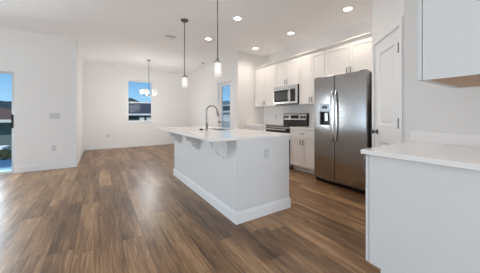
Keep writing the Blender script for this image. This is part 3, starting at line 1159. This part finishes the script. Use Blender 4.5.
def downlight():
    t = thing('recessed_light', '', 'ceiling light', (0, 0, CH), 0, 'round recessed ceiling lights')
    obj('trim_ring', lathe(nb(), [(0.062, -0.004), (0.066, -0.008), (0.092, -0.006), (0.094, 0.0), (0.062, 0.0)], 0, 0, 28), M_trim, t, True)
    obj('lens', lathe(nb(), [(0.0, -0.006), (0.05, -0.006), (0.0635, -0.004), (0.0635, -0.001)], 0, 0, 24), M_lamp, t, True)
    return t


DLP = [((3.38, 2.00), 'recessed ceiling light nearest the camera, above the refrigerator aisle'),
       ((3.38, 3.24), 'recessed ceiling light above the aisle in front of microwave and range'),
       ((3.38, 4.47), 'recessed ceiling light farthest along the wall cabinets, by the far kitchen corner'),
       ((2.066, 3.26), 'recessed ceiling light just right of the nearer pendant rod'),
       ((2.066, 4.49), 'recessed ceiling light between the two pendant rods'),
       ((2.066, 2.03), 'recessed ceiling light above the near end of the kitchen island')]
dl0 = downlight()
for i, ((x, y), lab) in enumerate(DLP):
    if i == 0:
        dl0.location = (x, y, CH)
        dl0['label'] = lab
    else:
        dup(dl0, (x, y, CH), 0, lab)
    d = bpy.data.lights.new('downlight_beam', 'SPOT')
    d.spot_size = R(150)
    d.spot_blend = 1.0
    d.shadow_soft_size = 0.06
    d.energy = DL_POWER
    d.color = (1.0, 0.865, 0.745)
    o = bpy.data.objects.new('downlight_beam', d)
    o.location = (x, y, CH - 0.012)
    COL.objects.link(o)

# ------------------------------------------------------------------ small fittings
M_vent = mat('vent_shade', (0.72, 0.72, 0.72), 0.8, noise=0.05)


def bxz(bm, x0, x1, y0, y1, w):
    bx(bm, x0, x0 + w, y0, y1, -0.010, 0.0)
    bx(bm, x1 - w, x1, y0, y1, -0.010, 0.0)
    bx(bm, x0 + w, x1 - w, y0, y0 + w, -0.010, 0.0)
    bx(bm, x0 + w, x1 - w, y1 - w, y1, -0.010, 0.0)
    return bm


vt = thing('ceiling_vent', 'white slatted air vent in the ceiling left of the farther pendant', 'vent', (1.31, 4.81, CH))
obj('vent_opening', bx(nb(), -0.10, 0.10, -0.06, 0.06, -0.003, 0.0), M_vent, vt)['label'] = 'shaded vent opening'
obj('vent_frame', bxz(nb(), -0.115, 0.115, -0.075, 0.075, 0.018), M_trim, vt)
for k in range(6):
    y = -0.05 + k * 0.02
    bm = nb()
    prism(bm, [(y - 0.007, -0.009), (y - 0.005, -0.009), (y + 0.007, -0.003), (y + 0.005, -0.003)], -0.097, 0.097, 'X')
    obj('slat', bm, M_trim, vt)
sm = thing('smoke_detector', 'small round white smoke detector on the ceiling beyond the pendants', 'smoke detector', (2.87, 6.66, CH))
obj('detector_housing', lathe(nb(), [(0, -0.035), (0.045, -0.033), (0.06, -0.02), (0.064, 0.0)], 0, 0, 24), M_plate, sm, True)
obj('sensor_ring', lathe(nb(), [(0.02, -0.0365), (0.03, -0.0365), (0.03, -0.034), (0.02, -0.034)], 0, 0, 20), M_slot, sm, True)

o1 = thing('wall_outlet', 'white power outlet low on the wall beside the patio door', 'outlet', (-0.81, YP, 0.452), 0, 'power outlets on the left walls')
outlet_parts(o1)
dup(o1, (0.275, YD, 0.45), 0, 'white power outlet low on the dining wall left of the window')
o3 = dup(o1, (XK, 4.42, 1.12), K, 'white power outlet above the counter left of the range', 'power outlets over the kitchen counter')
dup(o1, (XK, 2.98, 1.12), K, 'white power outlet above the counter between range and refrigerator', 'power outlets over the kitchen counter')
sw = thing('light_switch', 'white three gang light switch at shoulder height on the wall beside the patio door', 'light switch', (-0.80, YP, 1.14))
obj('switch_plate', bx(nb(), -0.085, 0.085, -0.006, 0.0, -0.058, 0.058), M_plate, sw, bevel=0.002)
for i in (-1, 0, 1):
    bm = nb()
    prism(bm, [(-0.006, -0.033), (-0.012, -0.030), (-0.0075, 0.033), (-0.006, 0.033)], i * 0.046 - 0.016, i * 0.046 + 0.016, 'X')
    obj('rocker', bm, M_plate, sw)

# ------------------------------------------------------------------ outdoors
GZ = -1.30
g = bx(nb(), -60, 90, 6.4, 120, GZ - 0.2, GZ)
bx(g, 4.4, 90, -20, 6.4, GZ - 0.2, GZ)
bx(g, -60, -5.3, -40, 6.4, GZ - 0.2, GZ)
bx(g, -5.3, 90, -40, -20, GZ - 0.2, GZ)
gr = struct('lawn', g, M_grass, 'grass around the house')
pt_ = bx(nb(), -5.15, -0.7, 6.23, 8.3, GZ, -0.03)
struct('patio_slab', pt_, M_patio_shade, 'concrete patio slab outside the glass door', bevel=0.01)

# distant hills
bm = nb()
N_ = 60
top, bot, topb, botb = [], [], [], []
for i in range(N_ + 1):
    a = R(-35) + R(125) * i / N_
    dg = math.degrees(a)
    h = 4.9 + 2.0 * math.exp(-((dg - 5.0) / 3.5) ** 2) + 1.5 * math.exp(-((dg - 31) / 5.0) ** 2) + 0.3 * math.sin(i * 1.7)
    for lst, rr, z in ((top, 78, h), (bot, 72, GZ - 0.1), (topb, 82, h * 0.9), (botb, 88, GZ - 0.1)):
        lst.append(bm.verts.new((rr * math.sin(a), rr * math.cos(a), z)))
for i in range(N_):
    bm.faces.new((bot[i], bot[i + 1], top[i + 1], top[i]))
    bm.faces.new((top[i], top[i + 1], topb[i + 1], topb[i]))
    bm.faces.new((topb[i], topb[i + 1], botb[i + 1], botb[i]))
struct('hills', bm, M_hill, 'dark tree covered rise on the horizon', smooth=True)


def house(label, x0, x1, y0, y1, eave, ridge, wallm, roofm, wins, over=0.45, fascia=None, z0=GZ):
    """wins: (face 'S' or 'W', a, b, z0, z1, material)"""
    t = thing('house', label, 'house', ((x0 + x1) / 2, (y0 + y1) / 2, z0), 0)
    ox, oy = (x0 + x1) / 2, (y0 + y1) / 2
    hx, hy = (x1 - x0) / 2, (y1 - y0) / 2
    e, r = eave - z0, ridge - z0
    obj('house_wall', bx(nb(), -hx, hx, -hy, hy, 0, e), wallm, t)
    bm = nb()
    X, Y = hx + over, hy + over
    k = min(X, Y)
    if X >= Y:
        rd_ = [(-X + k * 0.95, 0), (X - k * 0.95, 0)]
    else:
        rd_ = [(0, -Y + k * 0.95), (0, Y - k * 0.95)]
    c = [bm.verts.new(p) for p in ((-X, -Y, e + 0.12), (X, -Y, e + 0.12), (X, Y, e + 0.12), (-X, Y, e + 0.12))]
    q = [bm.verts.new((p[0], p[1], r)) for p in rd_]
    if X >= Y:
        for f_ in ((c[0], c[1], q[1], q[0]), (c[1], c[2], q[1]), (c[2], c[3], q[0], q[1]), (c[3], c[0], q[0])):
            bm.faces.new(f_)
    else:
        for f_ in ((c[0], c[1], q[0]), (c[1], c[2], q[1], q[0]), (c[2], c[3], q[1]), (c[3], c[0], q[0], q[1])):
            bm.faces.new(f_)
    bm.faces.new(c[::-1])
    obj('roof', bm, roofm, t)
    obj('fascia', bx(nb(), -X, X, -Y, Y, e - 0.02, e + 0.12), fascia or M_stucco_w, t)
    for (face, a, b, za, zb, m_) in wins:
        bm = nb()
        fb = nb()
        if face == 'S':
            bx(bm, a - ox, b - ox, -hy - 0.05, -hy, za - z0, zb - z0)
            ring(fb, a - ox - 0.03, b - ox + 0.03, za - z0 - 0.03, zb - z0 + 0.03, 0.03, -hy - 0.08, -hy)
        else:
            bx(bm, -hx - 0.05, -hx, a - oy, b - oy, za - z0, zb - z0)
            for s_ in ((a - 0.08, a, za, zb), (b, b + 0.08, za, zb), (a - 0.08, b + 0.08, za - 0.08, za), (a - 0.08, b + 0.08, zb, zb + 0.08)):
                bx(fb, -hx - 0.08, -hx, s_[0] - oy, s_[1] - oy, s_[2] - z0, s_[3] - z0)
        w_ = obj('window', bm, m_, t)
        obj('window_frame', fb, M_stucco_w, w_)
    return t


house('dark roofed house with white eaves seen through the dining window', -0.5, 12.5, 18.5, 27.0, 1.18, 2.35, M_stucco_d, M_roof_d,
      [('S', 2.67, 2.95, 0.1, 1.0, M_stucco_w), ('S', 3.18, 3.6, 0.1, 1.0, M_stucco_w)], over=0.2)
house('white house with a dark roof seen through the back door glass', 8.3, 15.0, 11.0, 17.0, 1.40, 2.4, M_stucco_w, M_roof_d, [], over=0.12)
house('grey green house with a brown roof seen through the patio door', -14.0, -2.6, 15.5, 23.0, 0.83, 1.85, M_stucco_g, M_roof_b,
      [('S', -5.3, -4.75, -1.1, 0.35, M_stucco_d)])

fw = thing('garden_wall', 'low pale blue grey garden wall outside the back door', 'garden wall', (6.9, 11.0, GZ))
obj('wall_body', bx(nb(), -0.1, 0.1, -4.0, 4.0, 0, 2.02), M_concrete, fw)
obj('wall_cap', bx(nb(), -0.13, 0.13, -4.03, 4.03, 2.02, 2.08), M_concrete, fw)

cr = thing('storage_box', 'tall pale storage box behind the hedge beyond the patio door', 'box', (-2.78, 9.75, GZ))
obj('box_body', bx(nb(), -0.3, 0.3, -0.3, 0.3, 0, 1.40), M_stucco_w, cr, bevel=0.02)
obj('box_lid', bx(nb(), -0.33, 0.33, -0.33, 0.33, 1.40, 1.48), M_stucco_w, cr, bevel=0.02)
hd = thing('hedge', 'dark clipped hedge along the far edge of the patio slab', 'hedge', (-3.6, 8.75, GZ))
hbm = nb()
for i in range(26):
    for k in range(6):
        c_ = Vector((-2.6 + i * 0.21 + random.uniform(-.05, .05), random.uniform(-.15, .15), 0.15 + 0.22 * k))
        r_ = random.uniform(0.18, 0.26)
        bmesh.ops.create_icosphere(hbm, subdivisions=2, radius=r_, matrix=Matrix.Translation(c_))
for v in hbm.verts:
    v.co += Vector((random.uniform(-.03, .03), random.uniform(-.03, .03), random.uniform(-.03, .03)))
obj('foliage', hbm, M_leaf, hd)

# things beyond the patio
